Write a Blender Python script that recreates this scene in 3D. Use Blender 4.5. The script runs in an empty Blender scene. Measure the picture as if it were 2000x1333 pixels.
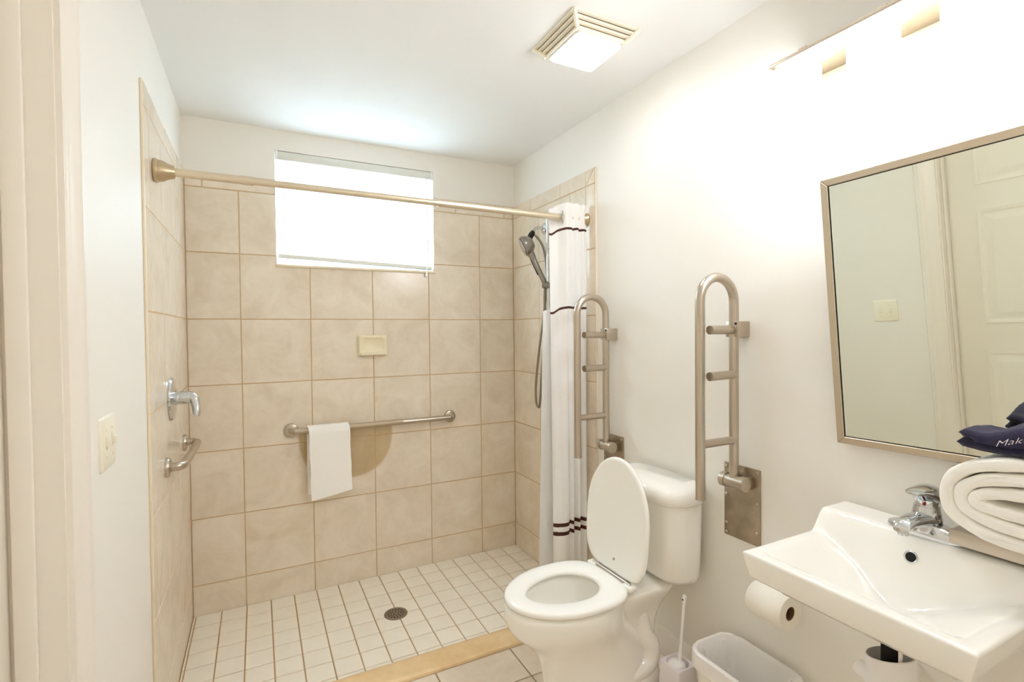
import bpy, bmesh, math, random
from mathutils import Vector, Matrix, noise

scene = bpy.context.scene
C = scene.collection
PI = math.pi
random.seed(4)

# ------------------------------------------------------------------ camera
W, ZC, ZF, T = 1.7724, 2.4422, 0.05, 0.3267      # room width, ceiling, room floor level, wall tile pitch
CAM = Vector((0.3032, -2.8628, 1.3901))
YAW, PITCH, ROLL, FPX = 0.4700, 0.0199, -0.0095, 978.24
fw = Vector((math.sin(YAW)*math.cos(PITCH), math.cos(YAW)*math.cos(PITCH), -math.sin(PITCH)))
rt = Vector((math.cos(YAW), -math.sin(YAW), 0)); up = rt.cross(fw)
r2 = rt*math.cos(ROLL) + up*math.sin(ROLL); u2 = -rt*math.sin(ROLL) + up*math.cos(ROLL)
cd = bpy.data.cameras.new('camera'); cam = bpy.data.objects.new('camera', cd); C.objects.link(cam)
cd.sensor_fit = 'HORIZONTAL'; cd.sensor_width = 36.0; cd.lens = FPX*36.0/2000.0; cd.clip_start = 0.02
cam.matrix_world = Matrix(((r2.x, u2.x, -fw.x, CAM.x), (r2.y, u2.y, -fw.y, CAM.y), (r2.z, u2.z, -fw.z, CAM.z), (0, 0, 0, 1)))
scene.camera = cam

# ------------------------------------------------------------------ world, daylight, exposure
wd = bpy.data.worlds.new('world'); scene.world = wd; wd.use_nodes = True
wd.node_tree.nodes['Background'].inputs[0].default_value = (0.80, 0.90, 1.0, 1)
wd.node_tree.nodes['Background'].inputs[1].default_value = 3.0
def area(name, loc, rot, sx, sy, power, col):
    l = bpy.data.lights.new(name, 'AREA'); l.shape = 'RECTANGLE'; l.size = sx; l.size_y = sy; l.energy = power; l.color = col
    o = bpy.data.objects.new(name, l); C.objects.link(o); o.location = loc; o.rotation_euler = rot
    return o
area('window_daylight', (0.823, 0.30, 2.10), (math.radians(-82), 0, 0), 1.0, 0.75, 46.0, (0.66, 0.87, 1.0))
LAMP_E, FAN_E = 28.5, 19.0
scene.view_settings.view_transform = 'Standard'; scene.view_settings.look = 'None'
scene.view_settings.gamma = 1.0; scene.view_settings.use_curve_mapping = False
scene.view_settings.exposure = 0.29
scene.cycles.diffuse_bounces = 11; scene.cycles.max_bounces = 12; scene.cycles.glossy_bounces = 4; scene.cycles.transparent_max_bounces = 6
scene.cycles.use_light_tree = False

# ------------------------------------------------------------------ materials
def srgb(r, g, b):
    f = lambda c: (c/255/12.92) if c/255 <= 0.04045 else ((c/255+0.055)/1.055)**2.4
    return (f(r), f(g), f(b), 1)
class NT:
    def __init__(s, name):
        s.m = bpy.data.materials.new(name); s.m.use_nodes = True; s.t = s.m.node_tree
        s.b = s.t.nodes['Principled BSDF']; s.out = s.t.nodes['Material Output']
    def n(s, typ, **kw):
        nd = s.t.nodes.new(typ)
        for k, v in kw.items():
            if k.startswith('i_'): nd.inputs[int(k[2:]) if k[2:].isdigit() else k[2:].replace('_', ' ')].default_value = v
            else: setattr(nd, k, v)
        return nd
    def l(s, a, b): s.t.links.new(a, b)
    def ramp(s, stops):
        r = s.t.nodes.new('ShaderNodeValToRGB'); e = r.color_ramp.elements
        while len(e) < len(stops): e.new(0.5)
        for q, (p, c) in zip(e, stops): q.position = p; q.color = c
        return r
def mat(name, col, rough=0.5, metal=0.0, bump=0.0, bscale=60.0, var=0.0, vscale=4.0, coat=0.0, sheen=0.0, spec=0.5, aniso=None):
    k = NT(name); b = k.b
    b.inputs['Base Color'].default_value = col; b.inputs['Roughness'].default_value = rough
    b.inputs['Metallic'].default_value = metal; b.inputs['Specular IOR Level'].default_value = spec
    b.inputs['Coat Weight'].default_value = coat; b.inputs['Coat Roughness'].default_value = 0.05
    b.inputs['Sheen Weight'].default_value = sheen
    geo = k.n('ShaderNodeNewGeometry')
    if var:
        nz = k.n('ShaderNodeTexNoise', i_Scale=vscale, i_Detail=4.0); k.l(geo.outputs['Position'], nz.inputs['Vector'])
        d = tuple(max(0, c*(1-var)) for c in col[:3])+(1,); u = tuple(min(1, c*(1+var)) for c in col[:3])+(1,)
        r = k.ramp([(0.3, d), (0.7, u)]); k.l(nz.outputs['Fac'], r.inputs['Fac']); k.l(r.outputs['Color'], b.inputs['Base Color'])
    if bump:
        nz = k.n('ShaderNodeTexNoise', i_Scale=bscale, i_Detail=3.0)
        if aniso:
            mp = k.n('ShaderNodeMapping'); mp.inputs['Scale'].default_value = aniso
            k.l(geo.outputs['Position'], mp.inputs['Vector']); k.l(mp.outputs['Vector'], nz.inputs['Vector'])
        else: k.l(geo.outputs['Position'], nz.inputs['Vector'])
        bp = k.n('ShaderNodeBump', i_Strength=bump, i_Distance=0.002); k.l(nz.outputs['Fac'], bp.inputs['Height']); k.l(bp.outputs['Normal'], b.inputs['Normal'])
    return k.m
def emit(name, col, strength, base=(0.9, 0.9, 0.9, 1)):
    k = NT(name); k.b.inputs['Base Color'].default_value = base
    k.b.inputs['Emission Color'].default_value = col; k.b.inputs['Emission Strength'].default_value = strength; k.b.inputs['Roughness'].default_value = 0.4
    return k.m

def tile_material(name, c_lo, c_mid, c_hi, rough, dark_patch=False):
    k = NT(name); b = k.b
    geo = k.n('ShaderNodeNewGeometry'); oi = k.n('ShaderNodeObjectInfo')
    off = k.n('ShaderNodeVectorMath', operation='SCALE'); off.inputs[3].default_value = 17.0
    cmb = k.n('ShaderNodeCombineXYZ'); k.l(oi.outputs['Random'], cmb.inputs[0]); k.l(oi.outputs['Random'], cmb.inputs[2])
    k.l(cmb.outputs[0], off.inputs[0])
    add = k.n('ShaderNodeVectorMath', operation='ADD'); k.l(geo.outputs['Position'], add.inputs[0]); k.l(off.outputs[0], add.inputs[1])
    n1 = k.n('ShaderNodeTexNoise', i_Scale=5.5, i_Detail=4.0, i_Roughness=0.62, i_Distortion=0.8); k.l(add.outputs[0], n1.inputs['Vector'])
    r = k.ramp([(0.30, c_lo), (0.52, c_mid), (0.72, c_hi)]); k.l(n1.outputs['Fac'], r.inputs['Fac'])
    col = r.outputs['Color']
    n2 = k.n('ShaderNodeTexNoise', i_Scale=40.0, i_Detail=1.0); k.l(add.outputs[0], n2.inputs['Vector'])
    hs = k.n('ShaderNodeMixRGB', blend_type='OVERLAY'); hs.inputs[0].default_value = 0.12; k.l(col, hs.inputs[1]); k.l(n2.outputs['Color'], hs.inputs[2])
    bw = k.n('ShaderNodeRGBToBW'); k.l(n2.outputs['Color'], bw.inputs[0]); k.l(bw.outputs[0], hs.inputs[2])
    col = hs.outputs[0]
    if dark_patch:   # a darker, yellower patch with a rounded edge below the long grab bar
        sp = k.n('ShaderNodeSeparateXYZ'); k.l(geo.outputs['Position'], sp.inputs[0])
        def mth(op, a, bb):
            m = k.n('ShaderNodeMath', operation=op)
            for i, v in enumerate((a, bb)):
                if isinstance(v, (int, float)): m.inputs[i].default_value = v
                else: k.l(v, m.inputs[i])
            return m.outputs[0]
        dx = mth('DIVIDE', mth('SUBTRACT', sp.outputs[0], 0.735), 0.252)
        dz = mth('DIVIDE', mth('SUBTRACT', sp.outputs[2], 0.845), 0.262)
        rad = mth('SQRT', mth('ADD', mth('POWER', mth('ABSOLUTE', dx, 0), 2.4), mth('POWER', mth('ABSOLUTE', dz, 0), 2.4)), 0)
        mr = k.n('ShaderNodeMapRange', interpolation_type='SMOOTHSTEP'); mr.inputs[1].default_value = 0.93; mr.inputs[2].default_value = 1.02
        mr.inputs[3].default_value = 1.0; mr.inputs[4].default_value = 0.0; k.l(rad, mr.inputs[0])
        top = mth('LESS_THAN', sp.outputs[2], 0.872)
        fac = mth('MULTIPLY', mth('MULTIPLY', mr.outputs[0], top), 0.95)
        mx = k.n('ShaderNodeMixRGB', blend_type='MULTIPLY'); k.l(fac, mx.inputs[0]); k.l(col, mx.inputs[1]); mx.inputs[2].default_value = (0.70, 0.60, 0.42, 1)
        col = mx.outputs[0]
    k.l(col, b.inputs['Base Color']); b.inputs['Roughness'].default_value = rough
    return k.m

M = {}
M['paint'] = mat('wall_paint', srgb(239, 235, 227), 0.55)
M['ceiling'] = mat('ceiling_paint', srgb(240, 240, 238), 0.8)
M['trim'] = mat('trim_enamel', srgb(240, 233, 223), 0.35)
M['door'] = mat('door_enamel', srgb(240, 234, 222), 0.4)
M['tile'] = tile_material('stone_look_wall_tile', srgb(222, 208, 187), srgb(231, 219, 201), srgb(238, 228, 212), 0.20, dark_patch=True)
M['grout'] = mat('tan_grout', srgb(200, 170, 130), 0.9, bump=0.2, bscale=300)
M['edge'] = mat('cream_tile_edge', srgb(236, 222, 196), 0.4)
M['mosaic'] = tile_material('small_floor_tile', srgb(243, 236, 222), srgb(246, 240, 227), srgb(248, 243, 232), 0.42)
M['ftile'] = tile_material('grey_floor_tile', srgb(214, 198, 178), srgb(226, 211, 192), srgb(234, 221, 204), 0.35)
M['fgrout'] = mat('floor_grout', srgb(158, 140, 114), 0.9, bump=0.2, bscale=300)
M['marble'] = tile_material('tan_marble_threshold', srgb(220, 186, 136), srgb(232, 202, 154), srgb(240, 218, 178), 0.28)
M['porcelain'] = mat('white_porcelain', srgb(250, 247, 240), 0.09, coat=0.6)
M['seat'] = mat('white_seat_plastic', srgb(248, 246, 240), 0.22)
M['sink'] = mat('white_sink_ceramic', srgb(248, 245, 238), 0.12, coat=0.5)
M['nickel'] = mat('brushed_stainless', srgb(196, 184, 168), 0.30, 1.0, bump=0.05, bscale=500)
M['plate'] = mat('worn_stainless_plate', srgb(172, 158, 138), 0.36, 1.0, bump=0.08, bscale=90, var=0.15, vscale=18)
M['peened'] = mat('peened_stainless_grip', srgb(196, 180, 158), 0.38, 1.0, bump=1.0, bscale=420)
M['chrome'] = mat('polished_chrome', srgb(216, 218, 220), 0.07, 1.0)
M['rod'] = mat('champagne_rod', srgb(226, 212, 188), 0.32, 0.75)
M['bronze'] = mat('satin_bronze_flange', srgb(204, 184, 152), 0.28, 0.9)
M['black'] = mat('black_rubber', srgb(28, 26, 25), 0.5)
M['dark'] = mat('dark_hole', srgb(18, 14, 10), 0.8)
M['hose'] = mat('flexible_steel_hose', srgb(150, 142, 130), 0.35, 1.0, bump=0.6, bscale=30, aniso=(0.1, 0.1, 22))
M['greyp'] = mat('satin_nickel_shower', srgb(158, 150, 142), 0.26, 0.85)
M['frame'] = mat('brushed_mirror_frame', srgb(206, 192, 172), 0.27, 1.0, bump=0.03, bscale=400)
M['lampmetal'] = mat('dark_satin_lamp_metal', srgb(112, 100, 78), 0.6, 0.4)
M['lampdark'] = mat('dark_lamp_canopy', srgb(84, 72, 50), 0.7, 0.2)
M['mirror'] = mat('mirror_silver', (0.80, 0.82, 0.73, 1), 0.0, 1.0)
M['gedge'] = mat('dark_glass_edge', srgb(60, 62, 52), 0.15)
M['brown'] = mat('brown_satin_stripe', srgb(74, 34, 16), 0.6)
M['towel'] = mat('white_terry', srgb(250, 248, 244), 0.95, bump=0.2, bscale=420)
M['towel2'] = mat('cream_terry', srgb(250, 247, 240), 0.95, bump=0.35, bscale=380)
M['navy'] = mat('navy_terry', srgb(38, 34, 62), 0.95, bump=1.0, bscale=420, sheen=0.15, var=0.25, vscale=60)
M['thread'] = mat('white_embroidery', srgb(232, 228, 232), 0.7)
M['bone'] = mat('bone_ceramic', srgb(240, 230, 200), 0.2)
M['almond'] = mat('almond_switch_plastic', srgb(244, 238, 220), 0.4)
M['vinyl'] = mat('white_vinyl', srgb(240, 242, 243), 0.4)
M['headrail'] = mat('white_painted_steel', srgb(226, 226, 218), 0.4)
M['white'] = mat('white_plastic', srgb(238, 235, 232), 0.35)
M['lilac'] = mat('pale_lilac_plastic', srgb(232, 226, 228), 0.35)
M['paper'] = mat('toilet_paper', srgb(246, 241, 230), 0.95, bump=0.3, bscale=200)
M['core'] = mat('cardboard_core', srgb(120, 88, 58), 0.9)
M['bin'] = mat('white_bin_plastic', srgb(243, 238, 228), 0.4)
M['drain'] = mat('drain_steel', srgb(150, 138, 122), 0.35, 1.0)
M['fanwhite'] = mat('aged_fan_plastic', srgb(245, 238, 220), 0.5)
M['fandark'] = mat('fan_cavity', srgb(150, 130, 95), 0.9)
M['lamp'] = emit('lit_frosted_glass', (0.96, 0.995, 1.07, 1), LAMP_E)
M['fanlens'] = emit('lit_fan_lens', (0.97, 0.995, 1.03, 1), FAN_E)
M['red'] = mat('red_dot', srgb(150, 20, 20), 0.3)
# translucent slats / bag / thin glass
def fabric(name, col, tcol, fac):
    k = NT(name); tr = k.n('ShaderNodeBsdfTranslucent'); tr.inputs[0].default_value = tcol
    k.b.inputs['Base Color'].default_value = col; k.b.inputs['Roughness'].default_value = 0.85
    geo = k.n('ShaderNodeNewGeometry'); nz = k.n('ShaderNodeTexNoise', i_Scale=500.0); k.l(geo.outputs['Position'], nz.inputs['Vector'])
    bp = k.n('ShaderNodeBump', i_Strength=0.15, i_Distance=0.001); k.l(nz.outputs['Fac'], bp.inputs['Height']); k.l(bp.outputs['Normal'], k.b.inputs['Normal'])
    mx = k.n('ShaderNodeMixShader'); mx.inputs[0].default_value = fac; k.l(k.b.outputs[0], mx.inputs[1]); k.l(tr.outputs[0], mx.inputs[2]); k.l(mx.outputs[0], k.out.inputs[0])
    return k.m
M['curtain'] = fabric('white_curtain_cotton', srgb(252, 250, 248), srgb(251, 249, 248), 0.12)
M['liner'] = fabric('white_curtain_liner', srgb(252, 251, 250), srgb(251, 250, 250), 0.2)
k = NT('translucent_blind_slat'); tr = k.n('ShaderNodeBsdfTranslucent'); tr.inputs[0].default_value = (0.93, 0.95, 0.97, 1)
k.b.inputs['Base Color'].default_value = srgb(245, 246, 246); k.b.inputs['Roughness'].default_value = 0.4
mx = k.n('ShaderNodeMixShader'); mx.inputs[0].default_value = 0.55; k.l(k.b.outputs[0], mx.inputs[1]); k.l(tr.outputs[0], mx.inputs[2]); k.l(mx.outputs[0], k.out.inputs[0]); M['slat'] = k.m
k = NT('thin_bin_liner'); tp = k.n('ShaderNodeBsdfTransparent'); tp.inputs[0].default_value = (0.96, 0.96, 0.96, 1)
k.b.inputs['Base Color'].default_value = srgb(250, 247, 244); k.b.inputs['Roughness'].default_value = 0.15
mx = k.n('ShaderNodeMixShader'); mx.inputs[0].default_value = 0.22; k.l(k.b.outputs[0], mx.inputs[1]); k.l(tp.outputs[0], mx.inputs[2]); k.l(mx.outputs[0], k.out.inputs[0]); M['bag'] = k.m
k = NT('window_glass'); tp = k.n('ShaderNodeBsdfTransparent'); gl = k.n('ShaderNodeBsdfGlossy'); gl.inputs['Roughness'].default_value = 0.0
mx = k.n('ShaderNodeMixShader'); mx.inputs[0].default_value = 0.06; k.l(tp.outputs[0], mx.inputs[1]); k.l(gl.outputs[0], mx.inputs[2]); k.l(mx.outputs[0], k.out.inputs[0]); M['glass'] = k.m

# ------------------------------------------------------------------ geometry helpers (world coordinates)
def bx(bm, x0, x1, y0, y1, z0, z1):
    vs = [bm.verts.new((x, y, z)) for z in (z0, z1) for y in (y0, y1) for x in (x0, x1)]
    for f in ((0, 2, 3, 1), (4, 5, 7, 6), (0, 1, 5, 4), (2, 6, 7, 3), (0, 4, 6, 2), (1, 3, 7, 5)): bm.faces.new([vs[i] for i in f])
def box(x0, x1, y0, y1, z0, z1, bev=0.0, seg=2):
    bm = bmesh.new(); bx(bm, min(x0, x1), max(x0, x1), min(y0, y1), max(y0, y1), min(z0, z1), max(z0, z1))
    if bev: bmesh.ops.bevel(bm, geom=bm.edges[:], offset=bev, segments=seg, profile=0.5, affect='EDGES')
    return bm
def catmull(pts, n=8):
    p = [Vector(q) for q in pts]; out = []
    for i in range(len(p)-1):
        a, b, c, d = p[max(i-1, 0)], p[i], p[i+1], p[min(i+2, len(p)-1)]
        for j in range(n):
            t = j/n
            out.append(0.5*((2*b)+(c-a)*t+(2*a-5*b+4*c-d)*t*t+(3*b-a-3*c+d)*t**3))
    out.append(p[-1]); return out
def frames(p):
    fr = []; t0 = (p[1]-p[0]).normalized()
    n = t0.orthogonal().normalized()
    for i in range(len(p)):
        t = (p[min(i+1, len(p)-1)]-p[max(i-1, 0)]).normalized()
        n = (n - t*n.dot(t)).normalized(); fr.append((t, n, t.cross(n)))
    return fr
def loft(bm, rings, cap0=True, cap1=True):
    vr = [[bm.verts.new(q) for q in r] for r in rings]; n = len(vr[0])
    for a, b in zip(vr, vr[1:]):
        for i in range(n): bm.faces.new((a[i], a[(i+1) % n], b[(i+1) % n], b[i]))
    if cap0: bm.faces.new(vr[0][::-1])
    if cap1: bm.faces.new(vr[-1])
    return vr
def tube(bm, pts, r, seg=14, caps=True):
    p = [Vector(q) for q in pts]; fr = frames(p); rr = r if isinstance(r, (list, tuple)) else [r]*len(p)
    loft(bm, [[q+(n*math.cos(2*PI*i/seg)+b*math.sin(2*PI*i/seg))*rad for i in range(seg)] for q, (t, n, b), rad in zip(p, fr, rr)], caps, caps)
def T_(pts, r, seg=14, smooth=0):
    bm = bmesh.new(); tube(bm, catmull(pts, smooth) if smooth else pts, r, seg); return bm
def lathe(bm, prof, org, axis, seg=28, squash=None):
    # prof: (radius, height along axis)
    a = Vector(axis).normalized(); n = a.orthogonal().normalized(); b = a.cross(n); o = Vector(org)
    rings = []
    for r, h in prof:
        rings.append([o+a*h+(n*math.cos(2*PI*i/seg)+b*math.sin(2*PI*i/seg))*max(r, 1e-5) for i in range(seg)])
    if squash:
        c, s = squash
        rings = [[Vector((o[j]+(q[j]-o[j])*s[j] for j in range(3))) for q in rg] for rg in rings]
    loft(bm, rings)
def L_(prof, org, axis, seg=28, squash=None):
    bm = bmesh.new(); lathe(bm, prof, org, axis, seg, squash); return bm
def arc(c, r, a0, a1, n, plane='xz'):
    out = []
    for i in range(n+1):
        a = a0+(a1-a0)*i/n; u, v = r*math.cos(a), r*math.sin(a)
        out.append(Vector((c[0]+u, c[1], c[2]+v)) if plane == 'xz' else Vector((c[0]+u, c[1]+v, c[2])))
    return out
def rrect(x0, x1, y0, y1, r, n=6):
    pts = []
    for cx, cy, a in ((x1-r, y1-r, 0), (x0+r, y1-r, PI/2), (x0+r, y0+r, PI), (x1-r, y0+r, 1.5*PI)):
        for i in range(n+1): pts.append((cx+r*math.cos(a+PI/2*i/n), cy+r*math.sin(a+PI/2*i/n)))
    return pts
def egg(cx, cy, af, ab, hw, z, n=48, ef=1.0, eb=1.0):
    out = []
    for i in range(n):
        t = 2*PI*i/n; c, s = math.cos(t), math.sin(t)
        e = ef if c > 0 else eb
        x = cx - (af if c > 0 else ab)*math.copysign(abs(c)**e, c)
        out.append(Vector((x, cy - hw*math.copysign(abs(s)**e, s), z)))
    return out

def mesh_of(name, bm, m, smooth=True, angle=35):
    bmesh.ops.recalc_face_normals(bm, faces=bm.faces[:])
    me = bpy.data.meshes.new(name)
    if smooth:
        for f in bm.faces: f.smooth = True
        for e in bm.edges:
            if len(e.link_faces) == 2 and e.calc_face_angle(0) > math.radians(angle): e.smooth = False
    bm.to_mesh(me); bm.free()
    if m: me.materials.append(M[m])
    return me
def tag(o, label=None, cat=None, group=None, kind=None):
    if label: o['label'] = label
    if cat: o['category'] = cat
    if group: o['group'] = group
    if kind: o['kind'] = kind
    return o
ORG = {}
def empty(name, loc, label, cat, group=None, kind=None):
    o = bpy.data.objects.new(name, None); C.objects.link(o); o.location = loc; o.empty_display_size = 0.05; ORG[o] = Vector(loc)
    return tag(o, label, cat, group, kind)
def part(name, bm, m, root=None, smooth=True, angle=35, label=None, kind=None, subsurf=0):
    """mesh in world coordinates, origin moved to the root's origin"""
    org = ORG.get(root, Vector((0, 0, 0))) if root else None
    if root is None:
        xs = [v.co for v in bm.verts]; org = Vector((sum(v.x for v in xs)/len(xs), sum(v.y for v in xs)/len(xs), min(v.z for v in xs)))
    bmesh.ops.translate(bm, verts=bm.verts[:], vec=-org)
    o = bpy.data.objects.new(name, mesh_of(name, bm, m, smooth, angle)); C.objects.link(o)
    if root: o.parent = root
    else: o.location = org
    ORG[o] = org
    if label: o['label'] = label
    if kind: o['kind'] = kind
    if subsurf:
        md = o.modifiers.new('sub', 'SUBSURF'); md.levels = subsurf; md.render_levels = subsurf
    return o
def struct(name, bm, m, label, cat, **kw):
    o = part(name, bm, m, None, **kw); return tag(o, label, cat, kind='structure')
def copy_tree(src, parent=None):
    c = src.copy(); C.objects.link(c); c.parent = parent; ORG[c] = ORG[src]
    for ch in list(src.children): copy_tree(ch, c)
    return c
def boxes(*bs):
    bm = bmesh.new()
    for b in bs: bx(bm, *b)
    return bm

# tile pieces, sharing meshes by size
TM = {}
def tile(parent, name, u0, u1, v0, v1, plane, pos, depth, m, gap=0.0022, bev=0.0016, label=None):
    """plane: 'y' back wall (u=x, v=z, faces -y), 'x+' left wall (u=y, v=z, faces +x), 'x-' right wall, 'z' floor (u=x, v=y)"""
    a, b = u1-u0-2*gap, v1-v0-2*gap
    if a < 0.004 or b < 0.004: return
    key = (round(a, 4), round(b, 4), plane, m)
    if key not in TM:
        h = depth
        if plane == 'y': bm = box(-a/2, a/2, 0, h, -b/2, b/2)
        elif plane == 'x+': bm = box(-h, 0, -a/2, a/2, -b/2, b/2)
        elif plane == 'x-': bm = box(0, h, -a/2, a/2, -b/2, b/2)
        else: bm = box(-a/2, a/2, -b/2, b/2, -h, 0)
        ax = {'y': (1, -1), 'x+': (0, 1), 'x-': (0, -1), 'z': (2, 1)}[plane]
        mv = max(v.co[ax[0]]*ax[1] for v in bm.verts)
        ed = [e for e in bm.edges if all(abs(v.co[ax[0]]*ax[1]-mv) < 1e-6 for v in e.verts)]
        bmesh.ops.bevel(bm, geom=ed, offset=bev, segments=1, affect='EDGES')
        TM[key] = mesh_of(name, bm, m, False)
    o = bpy.data.objects.new(name, TM[key]); C.objects.link(o); o.parent = parent
    cu, cv = (u0+u1)/2, (v0+v1)/2; j = random.uniform(-0.0004, 0.0004)
    p = {'y': (cu, pos+j, cv), 'x+': (pos+j, cu, cv), 'x-': (pos+j, cu, cv), 'z': (cu, cv, pos+j)}[plane]
    o.location = Vector(p)-ORG[parent]
    return o

# ------------------------------------------------------------------ room shell
P = 0.008                              # paint lies this far behind the tile face
YN = -3.35                             # wall behind the photographer
WX0, WX1, WZ0, WZ1 = 0.398, 1.245, 1.748, 2.337          # window opening
DY0, DY1, DZ = -2.58, -1.700, 2.10                        # door opening in the left wall
wall_back = struct('wall_back', boxes((-0.13, WX0, P, 0.16, -0.15, ZC+0.1), (WX1, W+0.13, P, 0.16, -0.15, ZC+0.1), (WX0, WX1, P, 0.16, -0.15, WZ0), (WX0, WX1, P, 0.16, WZ1, ZC+0.1)), 'paint', 'cream back wall of the shower with tiles and a high window', 'wall', smooth=False)
wall_left = struct('wall_left', boxes((-0.13, -P, DY1, P, -0.15, ZC+0.1), (-0.13, -P, YN-0.1, DY0, -0.15, ZC+0.1), (-0.13, -P, DY0, DY1, DZ, ZC+0.1)), 'paint', 'white painted left wall with light switch and door frame', 'wall', smooth=False)
wall_right = struct('wall_right', box(W+P, W+0.13, YN-0.1, P, -0.15, ZC+0.1), 'paint', 'cream painted right wall behind toilet and sink', 'wall', smooth=False)
wall_front = struct('wall_front', box(-0.13, W+0.13, YN-0.12, YN, -0.15, ZC+0.1), 'paint', 'cream wall behind the photographer', 'wall', smooth=False)
ceiling = struct('ceiling', box(-0.13, W+0.13, YN-0.12, 0.16, ZC, ZC+0.1), 'ceiling', 'flat white ceiling', 'ceiling', smooth=False)
floor = struct('floor', boxes((-P, W+P, YN, -0.985, -0.15, ZF-0.003)), 'fgrout', 'bathroom floor of grey beige square tiles', 'floor', smooth=False)
shower_floor = struct('floor', boxes((-P, W+P, -0.99, P, -0.15, 0.002)), 'grout', 'shower floor of small cream square tiles', 'floor', smooth=False)

# --- wall tiles
Z1 = 0.156; X2 = 0.2302; ZB0, ZB1 = 2.105, 2.182
rows = [0.0]+[Z1+T*i for i in range(7)]
rows = rows[:7]+[ZB0]                 # 0, .156, .483 ... 2.105
colsx = [0.0]+[X2+T*i for i in range(5)]+[W]
gb = part('grout_bed', boxes((-P, WX0, 0.0015, P, 0, ZB1-.001), (WX1, W+P, 0.0015, P, 0, ZB1-.001), (WX0, WX1, 0.002, P, 0, WZ0-.001)), 'grout', wall_back, smooth=False)
def rect_minus(u0, u1, v0, v1, hu0, hu1, hv0, hv1):
    if hu1 <= u0 or hu0 >= u1 or hv1 <= v0 or hv0 >= v1: return [(u0, u1, v0, v1)]
    out = []
    if u0 < hu0: out.append((u0, hu0, v0, v1))
    if u1 > hu1: out.append((hu1, u1, v0, v1))
    mu0, mu1 = max(u0, hu0), min(u1, hu1)
    if v0 < hv0: out.append((mu0, mu1, v0, hv0))
    if v1 > hv1: out.append((mu0, mu1, hv1, v1))
    return out
for i in range(len(colsx)-1):
    for j in range(len(rows)-1):
        u0, u1, v0, v1 = colsx[i], colsx[i+1], rows[j], rows[j+1]
        if v0 < WZ0 < v1 and (u0 < WX0 < u1 or u0 < WX1 < u1):   # tiles cut to an L around the window corners
            g = .0022; l_ = u0 < WX0 < u1
            pg = [(u0+g, v0+g), (u1-g, v0+g), (u1-g, WZ0-g), (WX0-g, WZ0-g), (WX0-g, v1-g), (u0+g, v1-g)] if l_ else [(u0+g, v0+g), (u1-g, v0+g), (u1-g, v1-g), (WX1+g, v1-g), (WX1+g, WZ0-g), (u0+g, WZ0-g)]
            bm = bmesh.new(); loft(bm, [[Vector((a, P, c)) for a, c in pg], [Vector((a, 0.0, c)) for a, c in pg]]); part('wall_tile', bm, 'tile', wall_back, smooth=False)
            continue
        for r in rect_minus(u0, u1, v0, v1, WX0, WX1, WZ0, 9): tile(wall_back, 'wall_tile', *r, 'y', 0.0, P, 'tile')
bxs = [0.0, 0.075]+[0.075+T*i for i in range(1, 6)]+[W]
for a, b in zip(bxs, bxs[1:]):
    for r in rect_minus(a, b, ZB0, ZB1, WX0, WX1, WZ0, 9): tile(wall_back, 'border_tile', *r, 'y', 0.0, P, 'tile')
YL, YR, BW = -0.955, -0.872, 0.077     # outer edge of tiling on left / right wall, border width
def side(parent, plane, pos, ye):
    s = 1 if plane == 'x+' else -1
    x0, x1 = sorted((pos-s*P, pos-s*0.0015))
    part('grout_bed', box(x0, x1, ye+.004, P, 0, ZB1-.002), 'grout', parent, smooth=False)
    part('tile_edge_trim', box(pos-s*P, pos, ye-0.006, ye, ZF, ZB1, 0.002), 'edge', parent)
    ys = [0.0]; y = 0.0
    while y-T > ye+BW+0.02: y -= T; ys.append(y)
    ys.append(ye+BW)
    for a, b in zip(ys, ys[1:]):
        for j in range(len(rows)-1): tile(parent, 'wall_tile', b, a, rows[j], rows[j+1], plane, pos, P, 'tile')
    yy = [0.0, -0.23]
    while yy[-1]-T > ye+BW: yy.append(yy[-1]-T)
    yy[-1] = min(yy[-1], yy[-1])
    yy.append(ye+BW)
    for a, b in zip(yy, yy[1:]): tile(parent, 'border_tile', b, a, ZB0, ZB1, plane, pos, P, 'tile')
    # vertical border strip, mitred at the top corner
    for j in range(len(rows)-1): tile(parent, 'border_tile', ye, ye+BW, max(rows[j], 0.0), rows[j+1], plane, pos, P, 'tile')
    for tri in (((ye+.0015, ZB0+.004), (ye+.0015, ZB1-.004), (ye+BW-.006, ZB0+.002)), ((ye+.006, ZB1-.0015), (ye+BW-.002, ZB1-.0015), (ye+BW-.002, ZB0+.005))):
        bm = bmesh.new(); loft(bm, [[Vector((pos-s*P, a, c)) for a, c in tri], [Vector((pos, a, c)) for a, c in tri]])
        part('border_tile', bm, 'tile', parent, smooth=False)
side(wall_left, 'x+', 0.0, YL)
side(wall_right, 'x-', W, YR)

# --- shower floor tiles and drain
TS = 0.1101
xs = [0.0, 0.012]; 
while xs[-1]+TS < W-0.02: xs.append(xs[-1]+TS)
xs.append(W)
ys = [-TS*i for i in range(8)]+[-0.86]
for a, b in zip(xs, xs[1:]):
    for c, d in zip(ys, ys[1:]): tile(shower_floor, 'floor_tile', a, b, d, c, 'z', 0.008, 0.008, 'mosaic', gap=0.0028, bev=0.0012)
dr = empty('shower_drain', (0.884, -0.434, 0.008), 'round steel shower drain in the small cream floor tiles', 'drain')
part('rim', L_([(0.050, 0), (0.056, 0.001), (0.056, 0.0025), (0.053, 0.004), (0.046, 0.0042), (0.044, 0.002), (0.0, 0.002)], (0.884, -0.434, 0.008), (0, 0, 1), 40), 'drain', dr)
grid = bmesh.new()
lathe(grid, [(0.044, 0.0), (0.044, 0.0036), (0.0, 0.0040)], (0.884, -0.434, 0.008), (0, 0, 1), 32)
part('strainer', grid, 'drain', dr)
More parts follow.
